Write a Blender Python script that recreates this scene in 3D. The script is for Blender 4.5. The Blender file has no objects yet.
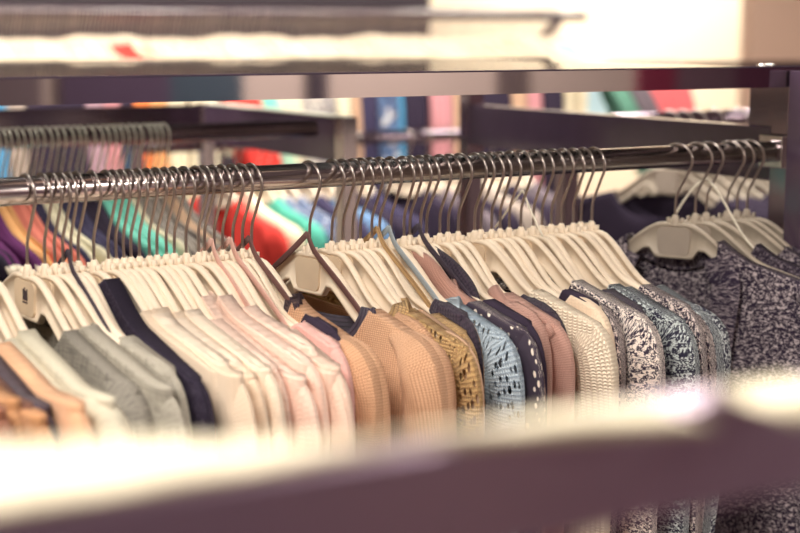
import bpy, math, random
from mathutils import Vector, Matrix, Quaternion
random.seed(7)
S = bpy.context.scene
COL = S.collection
PI = math.pi
S.view_settings.view_transform = 'Standard'
S.view_settings.look = 'None'
S.view_settings.exposure = 0.47
S.view_settings.gamma = 1.0

# ------------------------------------------------------------------ camera
FPX = 1500.0
TH = math.atan(1518 / 2609.); PT = math.atan(233 / 1500.)
FW = Vector((math.sin(TH) * math.cos(PT), math.cos(TH) * math.cos(PT), -math.sin(PT)))
RT = Vector((math.cos(TH), -math.sin(TH), 0))
UPV = RT.cross(FW)
CAM = Vector((0, 0, 1.62))
def ray(x, y): return FW + RT * ((x - 400) / FPX) - UPV * ((y - 266.5) / FPX)
def onY(x, y, Y):
    r = ray(x, y); return CAM + r * (Y / r.y)
def onZ(x, y, Z):
    r = ray(x, y); return CAM + r * ((Z - CAM.z) / r.z)
def proj(P):
    d = P - CAM; k = d.dot(FW); return 400 + FPX * d.dot(RT) / k, 266.5 - FPX * d.dot(UPV) / k
cd = bpy.data.cameras.new('camera'); cam = bpy.data.objects.new('camera', cd); COL.objects.link(cam)
cd.sensor_width = 36; cd.lens = 67.5; cd.clip_start = 0.02
m3 = Matrix((RT, UPV, -FW)).transposed()
cam.matrix_world = Matrix.Translation(CAM) @ m3.to_4x4()
cd.dof.use_dof = True; cd.dof.focus_distance = 1.66; cd.dof.aperture_fstop = 3.2
S.camera = cam

YR, ZR, RR = 1.478, 1.465, 0.014        # the main rail

# ------------------------------------------------------------------ materials
def lin(c):
    return tuple(((v / 255.) / 12.92 if v / 255. <= .04045 else ((v / 255. + .055) / 1.055) ** 2.4) for v in c)
def base_mat(name):
    m = bpy.data.materials.new(name); m.use_nodes = True
    nt = m.node_tree; return m, nt, nt.nodes['Principled BSDF'], nt.nodes['Material Output']
def N(nt, t, **k):
    n = nt.nodes.new(t)
    for a, b in k.items():
        if a in n.inputs.keys(): n.inputs[a].default_value = b
        else: setattr(n, a, b)
    return n
def plain(name, c, rough=.6, metal=0., var=.06, spec=.5, scale=30):
    m, nt, b, o = base_mat(name)
    tc = N(nt, 'ShaderNodeTexCoord'); no = N(nt, 'ShaderNodeTexNoise'); no.inputs['Scale'].default_value = scale; no.inputs['Detail'].default_value = 4
    nt.links.new(tc.outputs['Object'], no.inputs['Vector'])
    r = N(nt, 'ShaderNodeValToRGB'); l = lin(c)
    r.color_ramp.elements[0].position = .3; r.color_ramp.elements[1].position = .7
    r.color_ramp.elements[0].color = tuple(v * (1 - var) for v in l) + (1,)
    r.color_ramp.elements[1].color = tuple(min(1, v * (1 + var)) for v in l) + (1,)
    nt.links.new(no.outputs['Fac'], r.inputs['Fac']); nt.links.new(r.outputs['Color'], b.inputs['Base Color'])
    b.inputs['Roughness'].default_value = rough; b.inputs['Metallic'].default_value = metal
    b.inputs['Specular IOR Level'].default_value = spec
    return m
def uvmap(nt, sx, sy, rot=0):
    tc = N(nt, 'ShaderNodeTexCoord'); mp = N(nt, 'ShaderNodeMapping')
    mp.inputs['Scale'].default_value = (sx, sy, 1); mp.inputs['Rotation'].default_value = (0, 0, rot)
    nt.links.new(tc.outputs['UV'], mp.inputs['Vector']); return mp
def mathn(nt, op, a, b=None, clamp=False):
    n = N(nt, 'ShaderNodeMath', operation=op); n.use_clamp = clamp
    for i, v in enumerate((a, b)):
        if v is None: continue
        if isinstance(v, (int, float)): n.inputs[i].default_value = v
        else: nt.links.new(v, n.inputs[i])
    return n.outputs[0]
def knit(name, c, c2=None, stitch=250., ribs=250., depth=.0012, contrast=.35, fuzz=.3):
    """stitch rows seen as small v rows; c2 is the darker tone between stitches"""
    m, nt, b, o = base_mat(name)
    mp = uvmap(nt, ribs, stitch)
    sep = N(nt, 'ShaderNodeSeparateXYZ'); nt.links.new(mp.outputs[0], sep.inputs[0])
    px = mathn(nt, 'MULTIPLY', sep.outputs['X'], PI); ax = mathn(nt, 'ABSOLUTE', mathn(nt, 'SINE', px))
    off = mathn(nt, 'MULTIPLY', ax, .5)
    py = mathn(nt, 'MULTIPLY', mathn(nt, 'ADD', sep.outputs['Y'], off), PI)
    ay = mathn(nt, 'ABSOLUTE', mathn(nt, 'SINE', py))
    hgt = mathn(nt, 'MULTIPLY', mathn(nt, 'POWER', ax, .6), mathn(nt, 'POWER', ay, .6))
    no = N(nt, 'ShaderNodeTexNoise'); no.inputs['Scale'].default_value = 60; no.inputs['Detail'].default_value = 5
    tc = N(nt, 'ShaderNodeTexCoord'); nt.links.new(tc.outputs['UV'], no.inputs['Vector'])
    h2 = mathn(nt, 'ADD', hgt, mathn(nt, 'MULTIPLY', mathn(nt, 'SUBTRACT', no.outputs['Fac'], .5), fuzz))
    l = lin(c); l2 = lin(c2) if c2 else tuple(v * (1 - contrast) for v in l)
    r = N(nt, 'ShaderNodeValToRGB'); r.color_ramp.elements[0].color = l2 + (1,); r.color_ramp.elements[1].color = l + (1,)
    r.color_ramp.elements[0].position = .15; r.color_ramp.elements[1].position = .75
    nt.links.new(h2, r.inputs['Fac']); nt.links.new(r.outputs['Color'], b.inputs['Base Color'])
    bp = N(nt, 'ShaderNodeBump'); bp.inputs['Distance'].default_value = depth; bp.inputs['Strength'].default_value = .7
    nt.links.new(h2, bp.inputs['Height']); nt.links.new(bp.outputs[0], b.inputs['Normal'])
    b.inputs['Roughness'].default_value = .95; b.inputs['Specular IOR Level'].default_value = .15
    b.inputs['Sheen Weight'].default_value = .12; b.inputs['Sheen Roughness'].default_value = .6
    return m
def marl(name, dark, light, sx=260, sy=420, lo=.47, hi=.62):
    m, nt, b, o = base_mat(name)
    mp = uvmap(nt, sx, sy, .5)
    no = N(nt, 'ShaderNodeTexNoise'); no.inputs['Scale'].default_value = 1.0; no.inputs['Detail'].default_value = 2.5; no.inputs['Roughness'].default_value = .6; no.inputs['Distortion'].default_value = 1.2
    nt.links.new(mp.outputs[0], no.inputs['Vector'])
    r = N(nt, 'ShaderNodeValToRGB'); r.color_ramp.elements[0].color = lin(dark) + (1,); r.color_ramp.elements[1].color = lin(light) + (1,)
    r.color_ramp.elements[0].position = lo; r.color_ramp.elements[1].position = hi
    nt.links.new(no.outputs['Fac'], r.inputs['Fac']); nt.links.new(r.outputs['Color'], b.inputs['Base Color'])
    bp = N(nt, 'ShaderNodeBump'); bp.inputs['Distance'].default_value = .003; bp.inputs['Strength'].default_value = .8
    nt.links.new(no.outputs['Fac'], bp.inputs['Height']); nt.links.new(bp.outputs[0], b.inputs['Normal'])
    b.inputs['Roughness'].default_value = .95; b.inputs['Specular IOR Level'].default_value = .15
    return m
def linen(name, c, c2):
    m, nt, b, o = base_mat(name)
    outs = []
    for sx, sy in ((900, 40), (40, 700)):
        mp = uvmap(nt, sx, sy); no = N(nt, 'ShaderNodeTexNoise'); no.inputs['Scale'].default_value = 1; no.inputs['Detail'].default_value = 3
        nt.links.new(mp.outputs[0], no.inputs['Vector']); outs.append(no.outputs['Fac'])
    f = mathn(nt, 'MULTIPLY', mathn(nt, 'ADD', outs[0], outs[1]), .5)
    r = N(nt, 'ShaderNodeValToRGB'); r.color_ramp.elements[0].color = lin(c2) + (1,); r.color_ramp.elements[1].color = lin(c) + (1,)
    r.color_ramp.elements[0].position = .38; r.color_ramp.elements[1].position = .58
    nt.links.new(f, r.inputs['Fac']); nt.links.new(r.outputs['Color'], b.inputs['Base Color'])
    b.inputs['Roughness'].default_value = .9; b.inputs['Specular IOR Level'].default_value = .2
    return m
def crochet(name, c, c2, cell=150., hole=.27):
    m = knit(name, c, c2, 260, 330, .002, .4, .5)
    nt = m.node_tree; b = nt.nodes['Principled BSDF']; o = nt.nodes['Material Output']
    mp = uvmap(nt, cell, cell * .62, .25)
    v = N(nt, 'ShaderNodeTexVoronoi'); v.inputs['Scale'].default_value = 1; v.inputs['Randomness'].default_value = .35
    nt.links.new(mp.outputs[0], v.inputs['Vector'])
    a = mathn(nt, 'GREATER_THAN', v.outputs['Distance'], hole)
    nt.links.new(a, b.inputs['Alpha'])
    return m
def dots(name, c, cdot, cell=95, rad=.26):
    m, nt, b, o = base_mat(name)
    mp = uvmap(nt, cell, cell, .6)
    v = N(nt, 'ShaderNodeTexVoronoi'); v.inputs['Scale'].default_value = 1; v.inputs['Randomness'].default_value = .55
    nt.links.new(mp.outputs[0], v.inputs['Vector'])
    r = N(nt, 'ShaderNodeValToRGB'); r.color_ramp.elements[0].color = lin(cdot) + (1,); r.color_ramp.elements[1].color = lin(c) + (1,)
    r.color_ramp.elements[0].position = rad; r.color_ramp.elements[1].position = rad + .04
    nt.links.new(v.outputs['Distance'], r.inputs['Fac']); nt.links.new(r.outputs['Color'], b.inputs['Base Color'])
    b.inputs['Roughness'].default_value = .9
    return m
def patches(name, cols, scale=22):
    m, nt, b, o = base_mat(name)
    mp = uvmap(nt, scale, scale)
    no = N(nt, 'ShaderNodeTexNoise'); no.inputs['Scale'].default_value = 1; no.inputs['Detail'].default_value = 2
    nt.links.new(mp.outputs[0], no.inputs['Vector'])
    r = N(nt, 'ShaderNodeValToRGB'); e = r.color_ramp.elements
    n = len(cols)
    e[0].position = .38; e[0].color = lin(cols[0]) + (1,); e[1].position = .62; e[1].color = lin(cols[-1]) + (1,)
    for i in range(1, n - 1):
        x = e.new(.38 + .24 * i / (n - 1)); x.color = lin(cols[i]) + (1,)
    nt.links.new(no.outputs['Fac'], r.inputs['Fac']); nt.links.new(r.outputs['Color'], b.inputs['Base Color'])
    b.inputs['Roughness'].default_value = .85
    return m
def glassmat(name):
    m, nt, b, o = base_mat(name); nt.nodes.remove(b)
    f = N(nt, 'ShaderNodeFresnel'); f.inputs['IOR'].default_value = 1.7
    t = N(nt, 'ShaderNodeBsdfTransparent'); t.inputs['Color'].default_value = (.78, .8, .8, 1)
    g = N(nt, 'ShaderNodeBsdfGlossy'); g.inputs['Roughness'].default_value = .03; g.inputs['Color'].default_value = (.8, .8, .78, 1)
    mx = N(nt, 'ShaderNodeMixShader'); nt.links.new(f.outputs[0], mx.inputs[0]); nt.links.new(t.outputs[0], mx.inputs[1]); nt.links.new(g.outputs[0], mx.inputs[2])
    nt.links.new(mx.outputs[0], o.inputs['Surface'])
    return m

M = {}
M['matt_cover'] = plain('glare_cover_matt', (58, 48, 60), .9, 0, .03, 0)
M['near_metal'] = plain('near_metal', (176, 156, 178), .3, 1, .02)
M['polished'] = plain('polished_bar', (200, 190, 190), .035, 1, .01)
M['hook_light'] = plain('hook_light', (206, 200, 190), .35, .35, .03)
M['gleam_pale'] = plain('gleam_pale', (232, 226, 212), .4, .3, .03)
M['chrome'] = plain('chrome', (206, 198, 200), .16, 1, .03)
M['darkchrome'] = plain('dark_chrome', (140, 126, 138), .12, 1, .03)
M['hook'] = plain('hook_steel', (172, 160, 156), .28, 1, .05)
M['hanger'] = plain('hanger_cream', (244, 226, 204), .5, 0, .05, .4)
M['hanger_shade_grey'] = plain('hanger_shade_grey', (190, 176, 160), .5, 0, .05, .4)  # cream tone with the right side's shade put in; also serves the grey row
M['plate'] = plain('hanger_plate', (228, 205, 178), .6, 0, .04, .3)
M['plate_shade_grey'] = plain('hanger_plate_shade_grey', (176, 162, 150), .6, 0, .04, .3)
M['ink'] = plain('print_ink', (70, 58, 66), .7)
M['black_gloss'] = plain('black_gloss', (78, 62, 82), .14, 0, .05, .8)
M['glass'] = glassmat('shelf_glass')
M['cord'] = plain('cord_white', (240, 232, 215), .8)
M['ribbon_brown'] = plain('ribbon_brown', (112, 78, 76), .7)
M['ribbon_black'] = plain('ribbon_black', (62, 52, 66), .7)
M['ribbon_blue'] = plain('ribbon_blue', (160, 170, 178), .7)
M['ribbon_rose'] = plain('ribbon_rose', (215, 170, 158), .7)

M['rust'] = knit('knit_rust', (160, 100, 75), None, 240, 260)
M['orange_tan'] = knit('knit_orange_tan', (208, 150, 104), None, 240, 260)
M['brown'] = knit('knit_brown', (138, 92, 76), None, 240, 260)
M['plum'] = knit('knit_plum', (84, 66, 78), None, 240, 260)
M['peach'] = knit('knit_peach', (232, 180, 142), None, 300, 300, .0008, .12)
M['offwhite'] = linen('linen_offwhite', (206, 198, 178), (166, 160, 146))
M['greylinen'] = linen('linen_grey', (150, 144, 134), (100, 94, 90))
M['lightgrey'] = linen('linen_light_grey', (180, 173, 160), (130, 124, 116))
M['navy_speck'] = marl('marl_navy', (52, 45, 62), (88, 80, 96), 300, 300, .5, .75)
M['cream'] = knit('knit_cream', (238, 214, 190), None, 300, 160, .0006, .06)
M['cream2'] = knit('knit_ivory', (242, 222, 202), None, 300, 160, .0006, .05)
M['blush'] = knit('knit_blush', (240, 208, 190), None, 300, 160, .0006, .06)
M['pink'] = knit('knit_pink', (238, 186, 178), None, 300, 160, .0006, .08)
M['palepink'] = knit('knit_pale_pink', (244, 212, 196), None, 260, 90, .0006, .05)
M['tan'] = knit('knit_tan', (236, 188, 150), (188, 134, 100), 420, 300, .0015)
M['tan2'] = knit('knit_sand', (234, 188, 152), (184, 130, 98), 460, 330, .0015)
M['darkrib'] = marl('rib_dark', (66, 54, 66), (112, 92, 88), 150, 700, .48, .6)
M['navyrib'] = knit('rib_navy', (76, 64, 84), (46, 38, 58), 700, 200, .002)
M['mustard'] = crochet('crochet_mustard', (216, 178, 122), (166, 122, 80), 125, .34)
M['mustard_rib'] = knit('rib_mustard', (214, 176, 124), (158, 120, 82), 500, 160, .002)
M['blue'] = crochet('crochet_blue', (196, 210, 222), (136, 158, 182), 130, .33)
M['blue_rib'] = knit('rib_blue', (200, 212, 222), (140, 160, 182), 200, 420, .002)
M['dotted'] = dots('dotted_navy', (58, 48, 64), (236, 222, 208))
M['rose'] = knit('knit_rose', (206, 158, 142), (180, 130, 118), 420, 300, .0008)
M['rose2'] = knit('knit_dusty_rose', (208, 164, 150), (176, 130, 120), 500, 500, .0008)
M['creamrib'] = knit('rib_cream', (250, 234, 212), (226, 204, 180), 300, 130, .0025)
M['marl_light'] = marl('marl_light', (58, 49, 68), (250, 236, 228), 215, 340, .45, .54)
M['marl_mid'] = marl('marl_mid', (54, 46, 64), (236, 220, 214), 215, 340, .47, .57)
M['marl_blue'] = marl('marl_blue', (52, 50, 70), (214, 222, 222), 210, 340, .47, .58)
M['marl_dark'] = marl('marl_dark', (50, 41, 60), (205, 190, 194), 215, 340, .50, .61)
M['marl_darker'] = marl('marl_darker', (48, 40, 56), (160, 146, 156), 220, 350, .5, .66)
M['rib_marl'] = marl('rib_marl', (52, 43, 62), (176, 162, 168), 90, 420, .46, .66)
M['dark'] = plain('dark_cloth', (56, 47, 62), .9, 0, .12, .1)
M['darkknit'] = knit('knit_dark', (74, 62, 76), (48, 40, 56), 240, 240)
PAL = dict(purple=(104, 48, 100), coral=(226, 128, 112), navy=(62, 56, 82), mint=(126, 210, 190), aqua=(170, 216, 204), greige=(176, 160, 150),
    red=(226, 72, 66), orange=(244, 138, 78), lorange=(240, 176, 118), mauve=(176, 144, 156), skyblue=(86, 150, 190), teal=(84, 168, 150),
    black=(52, 43, 60), white=(226, 214, 186), tanc=(196, 160, 134), bluec=(110, 140, 178), dpink=(200, 140, 146), green=(110, 160, 140),
    dgrey=(116, 104, 112), coralred=(226, 108, 112), wine=(110, 56, 70), lgrey=(200, 190, 182), lblue=(180, 208, 216))
for k, c in PAL.items(): M['c_' + k] = plain('cloth_' + k, c, .9, 0, .07, .15, 14)
M['c_pattern'] = patches('cloth_patterned', [(60, 54, 72), (200, 190, 180), (96, 90, 104), (230, 220, 205)], 26)
M['c_floral'] = patches('cloth_navy_print', [(54, 60, 92), (90, 120, 160), (70, 66, 96), (206, 206, 210)], 24)
M['c_greyprint'] = patches('cloth_grey_print', [(110, 98, 96), (160, 148, 138), (130, 116, 112)], 30)

# ------------------------------------------------------------------ mesh helpers
def mesh(name, V, F, smooth=True, uv=None, mat=None):
    me = bpy.data.meshes.new(name); me.from_pydata([tuple(v) for v in V], [], F)
    if uv is not None:
        l = me.uv_layers.new(name='UVMap'); li = 0
        vi = [0] * len(me.loops); me.loops.foreach_get('vertex_index', vi)
        flat = []
        for k in vi: flat += [uv[k][0], uv[k][1]]
        l.data.foreach_set('uv', flat)
    me.update()
    if smooth: me.polygons.foreach_set('use_smooth', [True] * len(me.polygons))
    if mat: me.materials.append(M[mat] if isinstance(mat, str) else mat)
    return me
def obj(name, me, parent=None, loc=None, rotz=None, solid=0, bevel=0):
    o = bpy.data.objects.new(name, me); COL.objects.link(o)
    if parent: o.parent = parent
    if loc is not None: o.location = loc
    if rotz is not None: o.rotation_euler = (0, 0, rotz)
    if solid:
        s = o.modifiers.new('thickness', 'SOLIDIFY'); s.thickness = solid; s.offset = 0
    if bevel:
        b = o.modifiers.new('bevel', 'BEVEL'); b.width = bevel; b.segments = 2; b.limit_method = 'ANGLE'
    return o
def thing(name, label, cat, loc=(0, 0, 0), rotz=0, group=None):
    o = bpy.data.objects.new(name, None); COL.objects.link(o); o.empty_display_size = .05
    o.location = loc; o.rotation_euler = (0, 0, rotz); return tag(o, label, cat, group)
def tag(o, label, cat, group=None):
    o['label'] = label; o['category'] = cat
    if group: o['group'] = group
    return o
def boxes(bs):
    V = []; F = []
    for (x0, x1, y0, y1, z0, z1) in bs:
        k = len(V)
        V += [(x, y, z) for x in (x0, x1) for y in (y0, y1) for z in (z0, z1)]
        F += [tuple(k + i for i in f) for f in ((0, 1, 3, 2), (4, 6, 7, 5), (0, 4, 5, 1), (2, 3, 7, 6), (0, 2, 6, 4), (1, 5, 7, 3))]
    return V, F
def box(name, b, mat, parent=None, bevel=0):
    V, F = boxes([b]); return obj(name, mesh(name, V, F, False, None, mat), parent, bevel=bevel)
def catmull(P, n):
    out = []
    P = [Vector(p) for p in P]
    for i in range(len(P) - 1):
        a = P[max(i - 1, 0)]; b = P[i]; c = P[i + 1]; d = P[min(i + 2, len(P) - 1)]
        for k in range(n):
            t = k / n
            out.append(.5 * ((2 * b) + (c - a) * t + (2 * a - 5 * b + 4 * c - d) * t * t + (3 * b - 3 * c + d - a) * t ** 3))
    out.append(P[-1]); return out
def sweep(path, sec, ref, closed=False):
    """sweep section points sec(i)->[(a,b)...] along path; a along ref-perp, b along ref"""
    V = []; F = []; UV = []; L = 0; n = len(path); ns = len(sec(0))
    ref = Vector(ref)
    for i, p in enumerate(path):
        a = path[(i - 1) % n if closed else max(i - 1, 0)]; b = path[(i + 1) % n if closed else min(i + 1, n - 1)]
        t = (b - a).normalized(); nr = (ref - t * ref.dot(t)).normalized(); sd = t.cross(nr)
        if i: L += (p - path[i - 1]).length
        per = 0; s = sec(i)
        for j, (x, y) in enumerate(s):
            V.append(p + sd * x + nr * y)
            if j: per += math.hypot(x - s[j - 1][0], y - s[j - 1][1])
            UV.append((per, L))
    m = n if closed else n - 1
    for i in range(m):
        i2 = (i + 1) % n
        for j in range(ns):
            j2 = (j + 1) % ns
            F.append((i * ns + j, i * ns + j2, i2 * ns + j2, i2 * ns + j))
    if not closed:
        F.append(tuple(range(ns))[::-1]); F.append(tuple((n - 1) * ns + j for j in range(ns)))
    return V, F, UV
def circ(a, b, n=10): return [(a * math.cos(2 * PI * k / n), b * math.sin(2 * PI * k / n)) for k in range(n)]
def flat(w, h):   # rounded flat section
    return [(-w, -h * .5), (-w * .8, -h), (w * .8, -h), (w, -h * .5), (w, h * .5), (w * .8, h), (-w * .8, h), (-w, h * .5)]
def tube(name, path, r, mat, parent=None, ref=(0, 1, 0), n=8, b=None):
    V, F, U = sweep(path, lambda i: circ(r, b or r, n), ref)
    return obj(name, mesh(name, V, F, True, U, mat), parent)

# ------------------------------------------------------------------ hanger (local x = along the arms, y = across, z up, origin = rail top)
NK = -0.099
def sm(t): t = max(0, min(1, t)); return t * t * (3 - 2 * t)
def htop(u):
    u = abs(u); t = max(0, (u - .022) / .193)
    return NK - .028 * sm(t / .45) - .050 * t
def hbot(u):
    a = abs(u); plate = NK - .047; arm = htop(a) - .025 + .006 * max(0, (a - .1) / .115)
    if a < .026: return plate
    k = sm((a - .026) / .016); return plate * (1 - k) + arm * k
def hanger_mesh(mat):
    V = []; F = []; us = [-.215, -.2145, -.212, -.206] + [(-.2 + .4 * i / 44) for i in range(45)] + [.206, .212, .2145, .215]
    for i, u in enumerate(us):
        tp, bt = htop(u), hbot(u); a = abs(u)
        if a > .205:
            k = math.sqrt(max(0.02, 1 - ((a - .205) / .0103) ** 2)); mid = (tp + bt) / 2; tp = mid + (tp - mid) * k; bt = mid + (bt - mid) * k
        T = .0042; W = .0022; r = min(.0045, (tp - bt) * .25)
        bend = -.012 * (a / .215) ** 2
        sec = [(-T * .55, tp), (T * .55, tp), (T, tp - r * .35), (T, tp - r), (W, tp - r * 1.3), (W, bt + r * 1.3), (T, bt + r), (T, bt + r * .3), (T * .5, bt),
               (-T * .5, bt), (-T, bt + r * .3), (-T, bt + r), (-W, bt + r * 1.3), (-W, tp - r * 1.3), (-T, tp - r), (-T, tp - r * .35)]
        V += [(u, y, z) for y, z in sec]
    n = 16
    for i in range(len(us) - 1):
        for j in range(n):
            F.append((i * n + j, (i + 1) * n + j, (i + 1) * n + (j + 1) % n, i * n + (j + 1) % n))
    F.append(tuple(range(n))); F.append(tuple((len(us) - 1) * n + j for j in range(n))[::-1])
    # neck boss, notched like the moulded ears beside the hook
    k = len(V)
    for z, r in ((NK - .004, .0065), (NK + .003, .0050), (NK + .008, .0036), (NK + .010, .0024)):
        V += [(r * 1.25 * math.cos(2 * PI * j / 10), min(r, .0055) * math.sin(2 * PI * j / 10), z) for j in range(10)]
    for i in range(3):
        for j in range(10): F.append((k + i * 10 + j, k + i * 10 + (j + 1) % 10, k + (i + 1) * 10 + (j + 1) % 10, k + (i + 1) * 10 + j))
    F.append(tuple(k + 30 + j for j in range(10)))
    bx, bf = boxes([(.0085, .0115, -.0030, .0030, NK - .004, NK + .006), (-.0115, -.0085, -.0030, .0030, NK - .004, NK + .006)])
    k = len(V); V += bx; F += [tuple(k + i for i in f) for f in bf]
    me = mesh('hanger_frame', V, F, True, None, mat)
    return me
def plate_mesh(mat):
    P = []
    w, h0, h1, r = .023, NK - .042, NK - .006, .008
    for cx, cz, a0 in ((w - r, h1 - r, 0), (-(w - r), h1 - r, 90), (-(w - r) * .9, h0 + r, 180), ((w - r) * .9, h0 + r, 270)):
        for k in range(5): a = math.radians(a0 + 22.5 * k); P.append((cx + r * math.cos(a), cz + r * math.sin(a)))
    V = []; n = len(P)
    for y in (-.0046, .0046): V += [(x, y, z) for x, z in P]
    F = [tuple(range(n)), tuple(range(2 * n - 1, n - 1, -1))] + [(i, n + i, n + (i + 1) % n, (i + 1) % n) for i in range(n)]
    return mesh('centre_plate', V, F, False, None, mat)
def hook_mesh(seg=8, wr=.0017):
    R = .021; zc = .0017 - R; P = []
    for d in range(205, -41, -15): a = math.radians(d); P.append((R * math.cos(a), 0, zc + R * math.sin(a)))
    P += [(.009, 0, -.048), (.002, 0, -.062), (0, 0, -.074), (0, 0, NK + .004)]
    P = catmull(P, 2)
    V, F, U = sweep(P, lambda i: circ(wr, wr, seg), (0, 1, 0))
    return mesh('hook', V, F, True, None, 'hook' if wr < .0018 else 'hook_light' if wr < .002 else 'hook')
HM = {'cream': hanger_mesh('hanger'), 'grey': hanger_mesh('hanger_shade_grey')}
PM = {'cream': plate_mesh('plate'), 'grey': plate_mesh('plate_shade_grey')}
HK = hook_mesh()
HK2 = hook_mesh(6, .0014); HK2.materials[0] = M['gleam_pale']; HK3 = hook_mesh(6, .0023)  # second-rail hooks coloured pale to paint the bright glints on their wire
# small dark size print moulded on the plate of some hangers
def print_mesh():
    b = []
    for i, h in enumerate((.011, .013, .010, .012)): b.append((.004 + i * .0028 - .006, .006 + i * .0028 - .006, -.0052, -.0047, NK - .026, NK - .026 + h))
    b.append((-.003, .008, -.0052, -.0047, NK - .029, NK - .0275))
    V, F = boxes(b); return mesh('print', V, F, False, None, 'ink')
PR = print_mesh()
def hanger(pt, yaw, label, group=None, kind='cream', plate=True, prt=False, sc=1., name='clothes_hanger', hk=None):
    t = thing(name, label, 'clothes hanger', pt, yaw - PI / 2, group)
    f = obj('hanger_frame', HM[kind], t); f.scale = (sc, 1, 1)
    obj('hook', hk or HK, t)
    if plate: p = obj('centre_plate', PM[kind], t)
    if prt: obj('print', PR, t)
    return t

# ------------------------------------------------------------------ garments
def SH(u, U):
    """shoulder line height at |u|"""
    a = abs(u); return htop(min(a, .215)) + .0035
def body_mesh(U, un, nd, nb, h, length, mat, seed, fold=1., nu=44, nz=22, flare=.0, w0=.0065):
    rnd = random.Random(seed); ph = [rnd.uniform(0, 6.28) for _ in range(6)]; fr = [rnd.uniform(16, 30), rnd.uniform(40, 64), rnd.uniform(9, 16)]
    Ub = U - .028
    V = []; F = []; UV = []
    us = []
    for i in range(nu + 1):
        s = -1 + 2 * i / nu; us.append(Ub * math.copysign(abs(s) ** .85, s))
    for side in (-1, 1):
        k0 = len(V); D = nd if side < 0 else nb
        for i, u in enumerate(us):
            a = abs(u); e = math.sqrt(max(0, 1 - (a / Ub) ** 5))
            if a < un:
                c = math.sqrt(max(0, 1 - (a / un) ** 2)); top = SH(un, U) - D * c ** .9; wt = w0 + .010 * c
            else: top = SH(a, U); wt = w0; c = 0
            L = 0; pz = None
            for j in range(nz + 1):
                t = (j / nz) ** 1.6; z = top - t * (top + length)
                d = SH(a, U) - z
                g = 1 - math.exp(-max(0, d) / .05)
                f = (math.sin(u * fr[0] + ph[0] + z * 2) * .5 + math.sin(u * fr[1] + ph[1] - z * 3) * .28 + math.sin(z * fr[2] + u * 14 + ph[2]) * .3)
                w = wt * (1 - g) + (h * (.86 + .5 * f * fold)) * g
                w = max(w, .0035) * (e if a > un else 1) + .0012
                if a > un: w = max(w, .0066 * min(1, (Ub - a) / .004))
                if c and j == 0: w = wt
                dr = 1 + flare * max(0, -z - .2)
                V.append((u * dr, side * w, z)); UV.append((u + side * 3, z))
        for i in range(nu):
            for j in range(nz):
                q = (k0 + i * (nz + 1) + j, k0 + i * (nz + 1) + j + 1, k0 + (i + 1) * (nz + 1) + j + 1, k0 + (i + 1) * (nz + 1) + j)
                F.append(q if side < 0 else q[::-1])
    # join the two panels at the shoulders and the sides
    n1 = (nu + 1) * (nz + 1)
    for i in range(nu):
        if abs(us[i]) >= un and abs(us[i + 1]) >= un:
            a, b = i * (nz + 1), (i + 1) * (nz + 1); F.append((a, b, b + n1, a + n1))
    for i in (0, nu):
        for j in range(nz):
            a = i * (nz + 1) + j; q = (a, a + n1, a + 1 + n1, a + 1); F.append(q if i == 0 else q[::-1])
    return mesh('body', V, F, True, UV, mat)
def sleeve_mesh(U, h, su, length, mat, seed, puff=1.):
    rnd = random.Random(seed * 7 + 3); p1 = rnd.uniform(0, 6); p2 = rnd.uniform(0, 6); f1 = rnd.uniform(26, 44)
    zz = SH(U - .06, U)
    ctr = [(U - .082, SH(U - .082, U) - .012), (U - .052, zz - .022), (U - .036, zz - .052), (U - .034, zz - .10), (U - .036, zz - .18), (U - .04, -.36), (U - .045, -length)]
    P = catmull([(su * u, 0, z) for u, z in ctr], 5)
    n = len(P); ns = 16; V = []; F = []; UV = []; L = 0
    for i, p in enumerate(P):
        t = i / (n - 1)
        ra = .012 + .022 * sm(t / .28) - .004 * t
        rb = max(.004, h * puff * (.55 + .45 * sm(t / .22)))
        a = P[max(i - 1, 0)]; b = P[min(i + 1, n - 1)]; tg = (b - a).normalized(); sd = tg.cross(Vector((0, 1, 0)))
        if i: L += (p - P[i - 1]).length
        for j in range(ns):
            an = 2 * PI * j / ns
            f = 1 + .22 * math.sin(3 * an + p1 + L * 6) * sm(t * 4) + .12 * math.sin(L * f1 + p2 + an)
            V.append(p + sd * (ra * math.cos(an)) + Vector((0, 1, 0)) * (rb * f * math.sin(an)))
            UV.append((ra * an * .9, L))
    for i in range(n - 1):
        for j in range(ns):
            F.append((i * ns + j, i * ns + (j + 1) % ns, (i + 1) * ns + (j + 1) % ns, (i + 1) * ns + j))
    return mesh('sleeve', V, F, True, UV, mat)
def band_mesh(U, un, nd, nb, wid, mat, w0=.0065, openf=False):
    P = []
    n = 18
    for k in range(n + 1):
        a = un * math.cos(PI * k / n); c = math.sqrt(max(0, 1 - (a / un) ** 2))
        P.append(Vector((a, -(w0 + .010 * c) + .0, SH(un, U) - nd * c ** .9)))
    for k in range(1, n):
        a = -un * math.cos(PI * k / n); c = math.sqrt(max(0, 1 - (a / un) ** 2))
        P.append(Vector((a, (w0 + .010 * c), SH(un, U) - nb * c ** .9)))
    V, F, U2 = sweep(P, lambda i: flat(wid, .0026), (0, 1, .001), True)
    return mesh('neckband', V, F, True, U2, mat)
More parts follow.
